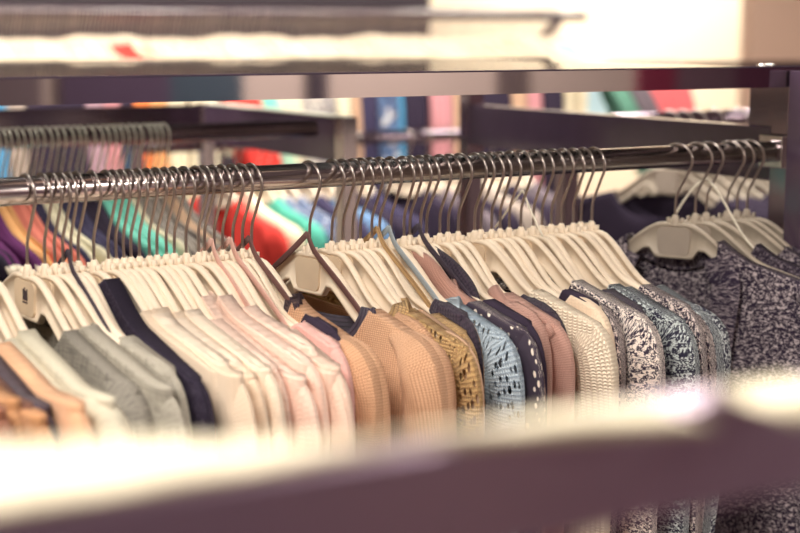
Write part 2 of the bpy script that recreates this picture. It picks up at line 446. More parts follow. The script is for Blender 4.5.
def loops(parent, mat, u=.11, hz=-.070, name='hanging_loop', r=.0016, wide=0):
    for s in (-1, 1):
        P = [Vector((0, -.003, hz)), Vector((s * .02, -.0075, hz - (.018))), Vector((s * u * .6, -.0075, htop(u * .6) - .012 + .01)), Vector((s * u, -.0072, htop(u) - .004)), Vector((s * (u + .01), -.006, htop(u) - .02))]
        P = catmull(P, 4)
        V, F, U2 = sweep(P, (lambda i: flat(wide, .0009)) if wide else (lambda i: circ(r, r, 6)), (0, 1, 0))
        obj(name, mesh(name, V, F, True, U2, mat), parent)
def sweater(pt, yaw, label, cat, mat, U, un=.10, nd=.05, nb=.015, h=.012, length=.58, band=None, bw=.008, seed=1, group=None, name='sweater', puff=1., fold=1., lod=1., solid=.0018, sleeves=True):
    t = thing(name, label, cat, pt, yaw - PI / 2, group)
    obj('body', body_mesh(U, un, nd, nb, h, length, mat, seed, fold, int(44 * lod), int(22 * lod)), t, solid=solid)
    if sleeves:
        for s in (1, -1): obj('sleeve', sleeve_mesh(U, h, s, min(length, .52), mat, seed + s, puff), t)
    if band: obj('neckband', band_mesh(U, un, nd, nb, bw, band), t)
    return t
def cami(pt, yaw, label, mat, h=.006, seed=1, us=.085, strap=None, top=-.20, U=.15, cat='camisole', name='camisole', wide=.006):
    t = thing(name, label, cat, pt, yaw - PI / 2)
    rnd = random.Random(seed)
    V = []; F = []; UV = []; nu, nz = 20, 10
    p = rnd.uniform(0, 6)
    for side in (-1, 1):
        k0 = len(V)
        for i in range(nu + 1):
            u = U * (-1 + 2 * i / nu); a = abs(u); e = math.sqrt(max(0, 1 - (a / U) ** 6))
            tp = top + .03 * math.exp(-((a - us) / .03) ** 2) - (.03 if a > us else 0) * (a - us) / .06
            for j in range(nz + 1):
                z = tp - (j / nz) * (.3); w = (h * (.8 + .3 * math.sin(u * 40 + p + z * 4))) * e + .0006
                V.append((u, side * w, z)); UV.append((u + side * 3, z))
        for i in range(nu):
            for j in range(nz):
                q = (k0 + i * (nz + 1) + j, k0 + i * (nz + 1) + j + 1, k0 + (i + 1) * (nz + 1) + j + 1, k0 + (i + 1) * (nz + 1) + j)
                F.append(q if side < 0 else q[::-1])
    obj('body', mesh('body', V, F, True, UV, mat), t, solid=.0012)
    for s in (-1, 1):
        P = catmull([(s * us, -.004, top + .028), (s * us, -.0066, htop(us) - .03), (s * us, -.0064, htop(us) - .004), (s * us, -.003, htop(us) + .0022), (s * us, .003, htop(us) + .0022), (s * us, .0064, htop(us) - .004), (s * us, .0066, htop(us) - .03), (s * us, .004, top + .028)], 3)
        V, F, U2 = sweep(P, lambda i: flat(wide, .0009), (0, 0, 1) if 0 else (.0, .3, 1))
        # keep the strap flat against the arm
        V = []
        for q in P:
            for du, dn in ((-wide, 0), (wide, 0)):
                V.append((q.x + du, q.y, q.z - du * s * .35 if 1 else 0))
        n = len(P); F = [(2 * i, 2 * i + 1, 2 * i + 3, 2 * i + 2) for i in range(n - 1)]
        obj('strap', mesh('strap', V, F, True, [(v[0], v[2]) for v in V], strap or mat), t, solid=.0014)
    return t

# ------------------------------------------------------------------ main rail contents
RZ = ZR + RR
def railpt(n):
    p = onY(n, 176.0 - (n - 300) * .0513, YR); return Vector((p.x, YR, RZ))
def ypsi(n):
    if n > 640: return math.radians(24)
    if n < 480: return math.radians(8)
    return math.radians(8 * max(0, 1 - (n - 480) / 110.))
def solveU(n, E, yaw):
    p = railpt(n); d = Vector((math.sin(yaw), -math.cos(yaw), 0)); lo, hi = .1, .4
    for _ in range(30):
        m = (lo + hi) / 2
        if proj(p + d * m + Vector((0, 0, -.25)))[0] < E: lo = m
        else: hi = m
    return lo
# n, edge, type, material, options, garment description, cat
ROWS = [
 (-118, 18, 's', 'rust', dict(), 'rust knit sweater at the very left end of the rail', 'sweater'),
 (-104, 33, 's', 'orange_tan', dict(), 'orange tan knit sweater between rust and brown ones', 'sweater'),
 (-90, 47, 's', 'brown', dict(), 'dark rust brown knit cardigan beside the orange tan one', 'cardigan'),
 (-77, 60, 's', 'orange_tan', dict(), 'light orange brown knit sweater left of the peach one', 'sweater'),
 (-62, 63, 's', 'plum', dict(un=.06), 'dark plum brown knit sweater tucked behind the orange ones', 'sweater'),
 (-46, 97, 's', 'peach', dict(puff=1.1), 'smooth peach knit sweater left of the off-white one', 'sweater'),
 (-31, 110, 's', 'offwhite', dict(un=.09), 'off-white linen shirt just right of the peach sweater', 'shirt'),
 (-15, 128, 's', 'offwhite', dict(un=.09), 'pale grey-white linen shirt with a looped sleeve fold', 'shirt'),
 (26, 158, 's', 'greylinen', dict(un=.09), 'mid grey linen jacket with darker weave', 'jacket'),
 (42, 189, 's', 'lightgrey', dict(un=.085, puff=.9), 'light grey linen jacket against the navy speckled sweater', 'jacket'),
 (51, 189, 's', 'lightgrey', dict(un=.13), 'fine light grey top hidden behind the light grey jacket', 'top'),
 (60, 189, 's', 'lightgrey', dict(un=.12), 'thin light grey slip top right of the light grey jacket', 'top'),
 (68, 186, 's', 'lightgrey', dict(un=.12, rib='ribbon_black'), 'light grey top with thin black hanging ribbons', 'top'),
 (77, 190, 's', 'lightgrey', dict(un=.13), 'light grey top just left of the navy speckled sweater', 'top'),
 (92, 216, 's', 'navy_speck', dict(un=.035, nd=.02), 'navy speckled sweater between grey linen and cream knits', 'sweater'),
 (106, 240, 's', 'cream', dict(un=.075), 'cream fine knit top directly right of the navy sweater', 'top'),
 (113, 241, 's', 'cream2', dict(un=.08), 'ivory knit top, second in the cream run', 'top'),
 (121, 256, 's', 'cream', dict(un=.075), 'cream knit top, third in the cream run', 'top'),
 (129, 258, 's', 'cream2', dict(un=.09), 'ivory knit top, fourth in the cream run', 'top'),
 (138, 272, 's', 'cream', dict(un=.08), 'cream knit top, fifth in the cream run', 'top'),
 (147, 286, 's', 'cream2', dict(un=.085), 'ivory knit top, last of the cream run before the pinks', 'top'),
 (156, 292, 's', 'pink', dict(un=.10), 'rose pink knit top showing as a thin strip', 'top'),
 (165, 293, 's', 'palepink', dict(un=.10), 'pale pink knit top right of the rose pink strip', 'top'),
 (174, 326, 's', 'palepink', dict(un=.06), 'wide pale pink knit top with shoulder showing in full', 'top'),
 (184, 327, 's', 'palepink', dict(un=.07), 'pink knit top with a dark fold at its sleeve', 'top'),
 (196, 328, 's', 'palepink', dict(un=.09), 'pale pink top, last but one before the tan sweater', 'top'),
 (204, 356, 's', 'blush', dict(un=.10), 'blush cream top just left of the tan sweater', 'top'),
 (213, 356, 's', 'blush', dict(un=.12, rib='ribbon_rose'), 'blush slip top with rose ribbon straps', 'top'),
 (222, 357, 's', 'blush', dict(un=.13), 'cream blush top between pink camisole tops', 'top'),
 (232, 357, 's', 'pink', dict(un=.12, rib='ribbon_rose'), 'pink slip top with narrow ribbon straps', 'top'),
 (241, 352, 's', 'dark', dict(un=.12), 'dark slip top behind the pink ones', 'top'),
 (251, 386, 's', 'tan', dict(un=.085, nd=.07, band='darkrib', bw=.012, rib='ribbon_brown'), 'orange tan knit sweater with charcoal ribbed neckband', 'sweater'),
 (309, 449, 's', 'tan2', dict(un=.115, nd=.06, nb=.035, band='navyrib', bw=.013, rib='ribbon_brown'), 'tan knit sweater with navy neckband and brown hanging ribbons', 'sweater'),
 (333, 451, 's', 'tan2', dict(un=.13), 'sand knit sweater right of the ribboned hanger', 'sweater'),
 (343, 486, 's', 'mustard', dict(un=.115, nd=.05, band='mustard_rib', bw=.014), 'mustard open-work crochet sweater', 'sweater'),
 (353, 487, 's', 'c_tanc', dict(un=.12), 'sand slip top right of the mustard crochet hanger', 'top'),
 (362, 487, 's', 'mustard_rib', dict(un=.13), 'yellowish rib knit vest right of the mustard crochet', 'vest'),
 (371, 482, 's', 'darkknit', dict(un=.12), 'charcoal knit vest top between mustard and blue', 'vest'),
 (380, 488, 's', 'c_tanc', dict(un=.12, rib='mustard_rib'), 'sand vest with crocheted strap', 'vest'),
 (391, 524, 's', 'blue', dict(un=.125, nd=.05, band='blue_rib', bw=.013, rib='ribbon_blue'), 'pale blue open-work crochet sweater', 'sweater'),
 (403, 540, 's', 'dotted', dict(un=.12), 'black blouse with small white dots', 'blouse'),
 (411, 549, 's', 'rose', dict(un=.085, band='rose2', bw=.016, roll='rose'), 'dusty rose knit top with a rolled neckline', 'top'),
 (420, 545, 's', 'dark', dict(un=.12, rib='ribbon_black'), 'black vest with broad black strap', 'vest'),
 (428, 544, 's', 'dark', dict(roll='darkknit', un=.12), 'dark purple vest right of the broad black strap', 'vest'),
 (440, 552, 's', 'rose2', dict(un=.13), 'dusty brown knit top left of the knotted wrap top', 'top'),
 (450, 580, 's', 'rose2', dict(un=.10, nd=.08, knot=1), 'rosy brown wrap top with knotted scarf front', 'top'),
 (460, 575, 's', 'darkknit', dict(un=.12), 'charcoal knit vest with wide straps', 'vest'),
 (475, 618, 's', 'creamrib', dict(un=.11), 'cream ribbed knit sweater left of the marled grey one', 'sweater'),
 (483, 619, 's', 'creamrib', dict(un=.13), 'second cream ribbed sweater, nearly hidden', 'sweater'),
 (491, 612, 's', 'dark', dict(un=.12), 'dark vest behind the cream ribbed sweater', 'vest'),
 (500, 614, 's', 'cream', dict(un=.13), 'ivory smooth top left of the marled sweaters', 'top'),
 (510, 626, 's', 'marl_mid', dict(un=.12, nd=.05), 'grey marled sweater tucked behind the paler marled one', 'sweater'),
 (521, 662, 's', 'marl_light', dict(un=.098, nd=.05), 'pale grey and white marled chunky sweater', 'sweater'),
 (534, 663, 's', 'marl_mid', dict(un=.13), 'grey marled top right of the pale chunky sweater', 'top'),
 (543, 657, 's', 'darkknit', dict(un=.12), 'dark knit vest between the marled sweaters', 'vest'),
 (553, 699, 's', 'marl_blue', dict(un=.112), 'blue-grey marled sweater, first of the two side by side', 'sweater'),
 (563, 701, 's', 'marl_blue', dict(un=.12), 'second blue-grey marled sweater, darker, behind the first', 'sweater'),
 (573, 702, 's', 'marl_mid', dict(un=.13), 'grey marled top squeezed between blue-grey sweaters', 'top'),
 (583, 719, 's', 'marl_mid', dict(un=.13), 'grey marled sweater second from the gap in the rail', 'sweater'),
 (594, 728, 's', 'marl_blue', dict(un=.12), 'teal-grey marled sweater next to the gap in the rail', 'sweater'),
 (677, 0, 'k', 'marl_dark', dict(yaw=27), 'charcoal marled open cardigan with ribbed front band', 'cardigan'),
 (697, 0, 'e2', '', dict(yaw=25), 'no garment', ''),
 (708, 0, 's', 'marl_darker', dict(yaw=26, un=.07, U=.245, cordz=1), 'dark marled sweater with white hanging cords behind the open cardigan', 'sweater'),
 (729, 0, 's', 'marl_dark', dict(yaw=28, un=.075, U=.245), 'dark marled sweater on the wide shade-grey hanger left of the rail end', 'sweater'),
 (739, 0, 's', 'marl_darker', dict(yaw=27, un=.08, U=.24), 'dark marled sweater second from the right post', 'sweater'),
 (749, 0, 's', 'marl_darker', dict(yaw=26, un=.08, U=.24), 'dark marled sweater nearest the right post', 'sweater'),
]
HTXT = {}
xs = [railpt(r[0]).x for r in ROWS]
empt = 0
EMPTY = ['bare cream hanger behind the light grey jacket', 'bare cream hanger just left of the navy speckled sweater', 'bare cream hanger among the pink tops', 'bare cream hanger right of the gap beside the ribboned one',
         'bare cream hanger between the sand and charcoal vests', 'bare cream hanger right of the dark purple vest', 'bare cream hanger left of the dark vest near the cream ribbed sweater',
         'bare cream hanger left of the grey marled sweaters', 'bare cream hanger right of the pale marled sweater', 'bare cream hanger between the blue-grey and grey marled sweaters', 'bare shade-grey hanger beside the open cardigan']
for i, (n, E_, ty, mat, op, desc, cat) in enumerate(ROWS):
    p = railpt(n); yaw = math.radians(op['yaw']) if 'yaw' in op else ypsi(n)
    yaw += math.radians(random.uniform(-3.2, 3.2)) if n < 600 else 0
    lo = xs[i] - xs[i - 1] if i else .02; hi = xs[i + 1] - xs[i] if i < len(ROWS) - 1 else .03
    pitch = min(lo, hi); h = min(.024, max(.0055, .62 * (lo + hi) / 2))
    U = op.get('U') or (solveU(n, E_, yaw) if E_ else .23)
    if E_: print('U', n, round(U, 3), round(h, 4))
    sc = min(1., (U - .032) / .215)
    kind = 'grey' if n > 640 else 'cream'  # right group uses the shaded copy of the cream hanger
    if ty in ('e', 'e2'): hl = EMPTY[empt]; empt += 1
    else: hl = kind + ' hanger holding the ' + ' '.join(desc.replace(',', '').split()[:11])
    tilt = math.radians(random.uniform(-2.2, 2.2)) if n < 600 else 0
    hh = hanger(p, yaw, hl, None, kind, True, i in (8, 12, 15) or n in (708, 739, 749), sc); hh.rotation_euler.y = tilt
    if ty == 's':
        mm = mat
        t = sweater(p, yaw, desc, cat, mm, U, un=op.get('un', .10), nd=op.get('nd', .045), nb=op.get('nb', .015), h=h, band=op.get('band'), bw=op.get('bw', .008), seed=i + 11, puff=op.get('puff', 1.), name=cat); t.rotation_euler.y = tilt
        if op.get('rib'): loops(t, op['rib'], u=.10, hz=-.078, name='ribbon', wide=.0035)
        if op.get('cordz'): loops(t, 'cord', u=.10, hz=-.045)
        if op.get('roll'):
            pts = [(.022, -.008, NK - .006), (.05, -.010, htop(.05) - .004), (.09, -.010, htop(.09) - .002), (.135, -.010, htop(.135) - .006), (.165, -.012, htop(.165) - .02), (.18, -.012, -.24)]
            if op['roll'] != 'rose': pts = pts[:3] + [(.105, -.010, htop(.105) - .03)]
            V, F, U2 = sweep(catmull(pts, 5), lambda k: circ(.006 + .008 * sm(k / 8.), .006, 12), (0, 1, 0))
            obj('rolled_collar', mesh('rolled_collar', V, F, True, U2, op['roll']), t)
        if op.get('knot'):
            for P, a, b in (([(.09, -.008, SH(.09, U) - .004), (.12, -.012, -.168), (.155, -.020, -.20), (.18, -.02, -.25), (.19, -.018, -.34)], .013, .007),
                            ([(.185, -.006, SH(.185, U) - .004), (.165, -.018, -.192), (.135, -.022, -.225), (.12, -.02, -.29), (.13, -.018, -.40)], .013, .007),
                            ([(.12, -.014, -.175), (.145, -.024, -.20), (.16, -.022, -.23), (.165, -.02, -.32), (.16, -.018, -.42)], .011, .007)):
                pp = catmull(P, 5); V, F, U2 = sweep(pp, lambda k: circ(a * (.6 + .4 * sm(k / 6.)), b, 12), (0, 1, 0))
                obj('scarf_fold', mesh('scarf_fold', V, F, True, U2, 'rose2'), t)
            V, F, U2 = sweep(catmull([(.13, -.022, -.19), (.145, -.027, -.203), (.162, -.024, -.212)], 4), lambda k: circ(.012, .007, 12), (0, 1, 0))
            obj('knot', mesh('knot', V, F, True, U2, 'rose'), t)
    elif ty == 'c':
        t = cami(p, yaw, desc, mat, h=min(h, .008), seed=i, us=op.get('us', .085), strap=op.get('strap'), cat=cat, name=cat, wide=op.get('wide', .005))
    elif ty == 'k':
        U = .245
        t = thing('cardigan', desc, 'cardigan', p, yaw - PI / 2)
        obj('body', body_mesh(U, .058, .40, .03, .024, .62, mat, 5, .7, 60, 24), t, solid=.003)
        for s in (1, -1): obj('sleeve', sleeve_mesh(U, .026, s, .56, mat, 9 + s), t)
        for s in (1, -1):
            pts = [(s * .062, -.0085, SH(.062, U) - .020), (s * .070, -.016, SH(.07, U) - .035), (s * .080, -.026, -.175), (s * .074, -.030, -.24), (s * .062, -.032, -.36), (s * .04, -.032, -.48), (s * .024, -.032, -.61)]
            V, F, U2 = sweep(catmull(pts, 6), lambda k: flat(.019, .0035), (0, 1, 0))
            obj('front_band', mesh('front_band', V, F, True, U2, 'rib_marl'), t)
        V, F, U2 = sweep(catmull([(.060, .006, SH(.062, U) - .012), (.03, .014, NK - .046), (0, .016, NK - .054), (-.03, .014, NK - .046), (-.060, .006, SH(.062, U) - .012)], 5), lambda k: flat(.011, .003), (0, 1, 0))
        obj('collar', mesh('collar', V, F, True, U2, 'rib_marl'), t)
# white hang-tag cord looped over one hook at the middle of the rail
t = thing('hang_tag_cord', 'thin white cord looped on a hook right of the rail middle', 'cord', railpt(523), ypsi(523) - PI / 2)
for s in (-1, 1):
    obj('cord_strand', mesh('cord_strand', *(lambda r: (r[0], r[1], True, None, 'cord'))(sweep(catmull([(.0, 0, -.045), (s * .022, -.004, -.07), (s * .045, -.006, -.095)], 4), lambda k: circ(.0013, .0013, 6), (0, 1, 0)))), t)

# ------------------------------------------------------------------ main rack
X0, X1 = -.75, 1.455
TB = 1.566          # top bar centre height
p0 = onY(0, 78, 1.43); p1 = onY(0, 105, 1.43)
zt, zb = p0.z - .0014, p1.z - .0012
print('top bar', zt, zb)
rack = thing('clothes_rack', 'chrome clothes rack with the sharp row of hangers and glass top', 'clothes rack', (.35, 1.85, 0))
def part(name, b, mat, par, bevel=.0015):
    l = par.location
    return box(name, (b[0] - l.x, b[1] - l.x, b[2] - l.y, b[3] - l.y, b[4] - l.z, b[5] - l.z), mat, par, bevel)
part('top_bar', (X0, 1.62, 1.430, 1.458, zb, zt), 'polished', rack, 0)
part('glare_cover', (X0, 1.62, 1.4302, 1.4582, zt, zt + .0012), 'matt_cover', rack, 0)  # dark matt strip added to hide the bright reflection on the bar top
part('top_bar', (X0, 1.62, 2.24, 2.268, zb, zt), 'chrome', rack)
part('top_shelf', (X0 + .02, 1.43, 1.4585, 2.56, zt - .0065, zt - .0005), 'glass', rack, 0)
V, F, U_ = sweep([Vector((X0 + .01, YR, ZR)), Vector((X1 - .01, YR, ZR))], lambda i: circ(RR, RR, 28), (0, 0, 1))
rl = obj('rail', mesh('rail', V, F, True, None, 'chrome'), rack); rl.location = -rack.location
part('rail_socket', (1.430, 1.4395, YR - .022, YR + .022, ZR - .022, ZR + .022), 'chrome', rack)
sx = 1.441
part('side_bar', (sx, sx + .022, 1.49, 2.24, 1.424, 1.496), 'black_gloss', rack)
part('side_bar', (X0, X0 + .022, 1.49, 2.24, 1.424, 1.496), 'black_gloss', rack)
for (a, b) in ((sx, 1.458), (X0, 1.458), (sx, 2.236), (X0, 2.236)):
    part('post', (a, a + .032, b, b + .032, 0, zb), 'darkchrome', rack)
part('bracket', (sx + .002, sx + .012, 1.475, 1.535, 1.496, zb), 'darkchrome', rack)
q = onY(768, 62, 1.44)
V, F, U_ = sweep([Vector((q.x, 1.443, zt)), Vector((q.x, 1.443, zt + .003)), Vector((q.x, 1.443, zt + .005))], lambda i: circ((.012, .012, .008)[i], (.012, .012, .008)[i], 16), (0, 1, 0))
o = obj('screw_cap', mesh('screw_cap', V, F, True, None, 'chrome'), rack); o.location = -rack.location
# neighbouring rack's post at the right edge
r5 = thing('rack_post', 'dark purple chrome upright at the right edge of the rack', 'post', (1.475, 1.425, 0))
q = onY(788, 100, 1.428)
part('upright', (q.x, q.x + .04, 1.396, 1.428, 0, zt - .004), 'black_gloss', r5)
part('foot_plate', (q.x - .03, q.x + .07, 1.36, 1.46, 0, .012), 'black_gloss', r5)

# ------------------------------------------------------------------ second rack behind, left
r2 = onZ(0, 139, ZR); Y2 = r2.y
c2 = onY(347, 118, Y2 - .02)
Y2z = 0
rack2 = thing('clothes_rack', 'blurred second clothes rack behind, crowded with hooks at left', 'clothes rack', (.6, Y2 + .3, 0))
V, F, U_ = sweep([Vector((-.4, Y2, ZR)), Vector((c2.x - .05, Y2, ZR))], lambda i: circ(.014, .014, 16), (0, 0, 1))
o = obj('rail', mesh('rail', V, F, True, None, 'darkchrome'), rack2); o.location = -rack2.location
part('side_bar', (c2.x - .012, c2.x + .012, Y2 - .02, Y2 + .56, c2.z - .075, c2.z), 'black_gloss', rack2)
part('top_gleam', (c2.x - .013, c2.x + .013, Y2 - .02, Y2 + .56, c2.z, c2.z + .003), 'gleam_pale', rack2)  # pale strip painting the bright gleam on the bar's top face
for y in (Y2 - .035, Y2 + .56): part('post', (c2.x - .016, c2.x + .012, y, y + .03, 0, c2.z + .002), 'chrome', rack2)
part('post', (-.4, -.37, Y2 - .015, Y2 + .015, 0, c2.z), 'darkchrome', rack2)
part('rear_bar', (-.4, c2.x, Y2 + .565, Y2 + .585, c2.z - .075, c2.z), 'darkchrome', rack2)

C2 = [(-52, 'c_black', 'black'), (-18, 'c_purple', 'purple'), (-6, 'c_lorange', 'peach'), (14, 'c_coral', 'coral'), (32, 'c_navy', 'navy'), (44, 'c_white', 'white'), (60, 'c_navy', 'dark navy'), (66, 'c_white', 'ivory'), (88, 'c_black', 'black'),
      (112, 'c_mint', 'mint'), (122, 'c_white', 'cream'), (150, 'c_greyprint', 'grey print'), (160, 'c_tanc', 'tan'), (172, 'c_greyprint', 'grey')]
n = -84; k = 0; cnt = {}
while n < 168:
    p = onY(n, 139 - n * .035 - 8, Y2); p.z = ZR + .014
    yaw = math.radians(8 + 3 * math.sin(k * 1.7))
    hanger(p, yaw, 'cream hanger in the blurred crowd on the second rail', 'hangers on the second rail', 'cream', False, False, 1., hk=HK2)
    c_, cn = [(c[1], c[2]) for c in C2 if n < c[0]][0] if n < 172 else (C2[-1][1], C2[-1][2])
    sweater(p, yaw, cn + ' top in the blurred crowd on the second rail', 'top', c_, .222 + .014 * random.random(), un=.045, nd=.02, h=.011, seed=100 + k, lod=.5, name='top', solid=0, length=.6, group='second rail ' + cn + ' tops')
    n += random.uniform(5.6, 8.0); k += 1

# ------------------------------------------------------------------ third row: colourful clothes
Y3 = 3.35
Z3 = 1.525
rack3 = thing('clothes_rack', 'blurred rack of colourful clothes behind the second rack', 'clothes rack', (2.0, Y3, 0))
V, F, U_ = sweep([Vector((.7, Y3, Z3)), Vector((3.6, Y3, Z3))], lambda i: circ(.014, .014, 12), (0, 0, 1))
o = obj('rail', mesh('rail', V, F, True, None, 'darkchrome'), rack3); o.location = -rack3.location
for x in (.7, 3.6): part('post', (x - .015, x + .015, Y3 - .015, Y3 + .015, 0, Z3), 'darkchrome', rack3)

SHW = [(-25, 7, 'c_skyblue', 'sky blue', 0), (7, 26, 'c_greige', 'greige', 0), (27, 56, 'c_black', 'black', 0), (56, 86, 'c_black', 'second black', 0), (86, 104, 'c_mauve', 'mauve', 0), (104, 121, 'c_dpink', 'dull pink', 0), (121, 134, 'c_black', 'narrow black', 0),
       (134, 151, 'c_orange', 'bright orange', 0), (151, 167, 'c_lorange', 'light orange', 0), (168, 187, 'c_white', 'white', 0), (190, 217, 'c_white', 'cream white', 0), (218, 254, 'c_red', 'bright red', 34), (254, 274, 'c_mint', 'mint green', 26), (274, 300, 'c_white', 'ivory', 8),
       (301, 336, 'c_pattern', 'black and white print', 0), (337, 351, 'c_white', 'narrow ivory', 0), (352, 361, 'c_tanc', 'tan', 0), (361, 378, 'c_navy', 'navy', 0), (378, 398, 'c_floral', 'blue print', 0), (399, 404, 'c_skyblue', 'narrow turquoise', 0), (405, 428, 'c_black', 'black beside pink', 0),
       (430, 452, 'c_dpink', 'rose pink', 0), (453, 475, 'c_tanc', 'sand', 0), (477, 511, 'c_black', 'wide black', 0), (512, 527, 'c_tanc', 'beige', 0), (528, 542, 'c_dpink', 'dusty pink', 0), (544, 564, 'c_black', 'coal black', 0),
       (600, 618, 'c_green', 'sea green', 62), (619, 640, 'c_dgrey', 'slate grey', 60), (641, 660, 'c_coralred', 'coral red', 44), (661, 686, 'c_coralred', 'pinkish red', 30)]
def shawl(x0, x1, Y, z, length, mat, label, shift=0, name='shawl', cat='shawl', seed=0, r=.017):
    X = (x0 + x1) / 2; w = x1 - x0; V = []; F = []; UV = []
    prof = [(-r - .012 * sm((length - d) / length * 1.0 + .1), -length + length * (1 - (length - d) / length) if 0 else -d) for d in [length * (1 - i / 10) for i in range(10)]]
    prof = [(-r - .014 * sm(-z_ / .1), z_) for _, z_ in prof] + [(-r, 0)] + [(-r * math.cos(a * PI / 6), r * math.sin(a * PI / 6)) for a in range(1, 6)] + [(r, 0)] + [(r + .014 * sm(-z_ / .1), z_) for _, z_ in prof[::-1]]
    nx = 14; rnd = random.Random(seed); p = rnd.uniform(0, 6); f = rnd.uniform(2.2, 3.6)
    for i in range(nx + 1):
        t = i / nx
        for j, (y, zz) in enumerate(prof):
            g = sm(-zz / .3); s_ = -1 if y < 0 else 1
            V.append(((t - .5) * w * (1 - .06 * g) + shift * (-zz / length), y + s_ * g * .008 * (1 + math.sin(t * 6.28 * f + p)), zz)); UV.append((t * w, zz + s_))
    m = len(prof)
    for i in range(nx):
        for j in range(m - 1): F.append((i * m + j, i * m + j + 1, (i + 1) * m + j + 1, (i + 1) * m + j))
    o = obj(name, mesh(name, V, F, True, UV, mat), None, (X, Y, z), solid=.004); tag(o, label, cat); return o
for i, (a_, b_, mt, d, sh) in enumerate(SHW):
    pa = onY(a_, 110, Y3 - .03); pb = onY(b_, 110, Y3 - .03)
    shawl(pa.x + .001, pb.x - .002, Y3, Z3 - .002, .85, mt, d + ' shawl draped over the blurred colourful rail', sh * .0085, seed=i)

# low rail in between with dark tops
Y5 = 2.86; Z5 = 1.395
rack5 = thing('clothes_rack', 'low rail of blurred dark tops seen under the main rail', 'clothes rack', (2.0, Y5, 0))
V, F, U_ = sweep([Vector((1.05, Y5, Z5)), Vector((2.45, Y5, Z5))], lambda i: circ(.014, .014, 12), (0, 0, 1))
o = obj('rail', mesh('rail', V, F, True, None, 'darkchrome'), rack5); o.location = -rack5.location
for x in (1.05, 2.45): part('post', (x - .015, x + .015, Y5 - .015, Y5 + .015, 0, Z5), 'darkchrome', rack5)
G5 = [(288, 'c_red', 'bright red'), (306, 'c_white', 'white'), (328, 'c_teal', 'bright teal'), (338, 'c_floral', 'navy print'), (352, 'c_floral', 'blue print'), (372, 'c_navy', 'navy'), (392, 'c_bluec', 'denim blue'), (410, 'c_black', 'black'), (428, 'c_navy', 'ink blue'), (480, 'c_black', 'coal black'), (500, 'c_dgrey', 'charcoal'), (522, 'c_black', 'jet black'), (545, 'c_greige', 'greige'), (566, 'c_black', 'matt black'), (590, 'c_dgrey', 'slate')]
for i, (E_, mt, d) in enumerate(G5):
    yaw = math.radians(10); n = E_ - 62
    dd = Vector((math.sin(yaw), -math.cos(yaw), 0))
    for _ in range(4):
        p = onY(n, 60, Y5); p.z = Z5 + .014
        n += E_ - proj(p + dd * .24 + Vector((0, 0, -.2)))[0]
    sweater(p, yaw, d + ' top on the low rail behind the main hooks', 'top', mt, .24, un=.06, h=.020, seed=240 + i, lod=.5, name='top', solid=0, length=.7)
    hanger(p, yaw, 'cream hanger holding the %s top on the low rail' % d, None, 'cream', False)

# ------------------------------------------------------------------ lower grey row at the right, behind the gap
Y4 = 2.05; Z4 = 1.47
rack4 = thing('clothes_rack', 'low dark rail of grey hangers behind the right gap', 'clothes rack', (2.0, Y4, 0))
V, F, U_ = sweep([Vector((1.52, Y4, Z4)), Vector((2.6, Y4, Z4))], lambda i: circ(.014, .014, 12), (0, 0, 1))
o = obj('rail', mesh('rail', V, F, True, None, 'darkchrome'), rack4); o.location = -rack4.location
for x in (1.52, 2.6): part('post', (x - .015, x + .015, Y4 - .015, Y4 + .015, 0, Z4), 'darkchrome', rack4)
G4 = [(668, 'c_black', 'black'), (681, 'c_black', 'charcoal'), (694, 'c_black', 'second black'), (712, 'c_black', 'third black'), (736, 'c_black', 'ink black'), (760, 'c_black', 'fourth black'), (786, 'c_wine', 'wine red')]
for i, (n, mt, d) in enumerate(G4):
    p = onY(n, 170, Y4); p.z = Z4 + .014
    yaw = math.radians(20)
    hanger(p, yaw, 'grey hanger holding the %s sweater on the low rail' % d, None, 'grey', True)
    sweater(p, yaw, d + ' sweater on the low right rail behind the gap', 'sweater', mt, .24, un=.1, h=.018, seed=300 + i, lod=.5, name='sweater', solid=0)

# ------------------------------------------------------------------ far rack, top of frame
YF = 4.0
pf = onY(0, 12, YF); ZF = pf.z; xe = onY(585, 14.5, YF).x
rackf = thing('clothes_rack', 'far blurred rail of hangers along the top of the view', 'clothes rack', ((pf.x + xe) / 2, YF, 0))
V, F, U_ = sweep([Vector((pf.x - .3, YF, ZF)), Vector((xe, YF, ZF))], lambda i: circ(.016, .016, 12), (0, 0, 1))
o = obj('rail', mesh('rail', V, F, True, None, 'black_gloss'), rackf); o.location = -rackf.location
part('post', (pf.x - .315, pf.x - .285, YF - .015, YF + .015, 0, ZF), 'darkchrome', rackf)
qa = onY(541, 40, YF + .06); qb = onY(564, 14, YF + .06)
V, F, U_ = sweep([qa, qb], lambda i: circ(.016, .016, 10), (0, 1, 0))
o = obj('brace', mesh('brace', V, F, True, None, 'darkchrome'), rackf); o.location = -rackf.location
part('post', (qa.x - .015, qa.x + .015, YF + .045, YF + .075, 0, qa.z), 'darkchrome', rackf)
n = -50; k = 0
proto = {}
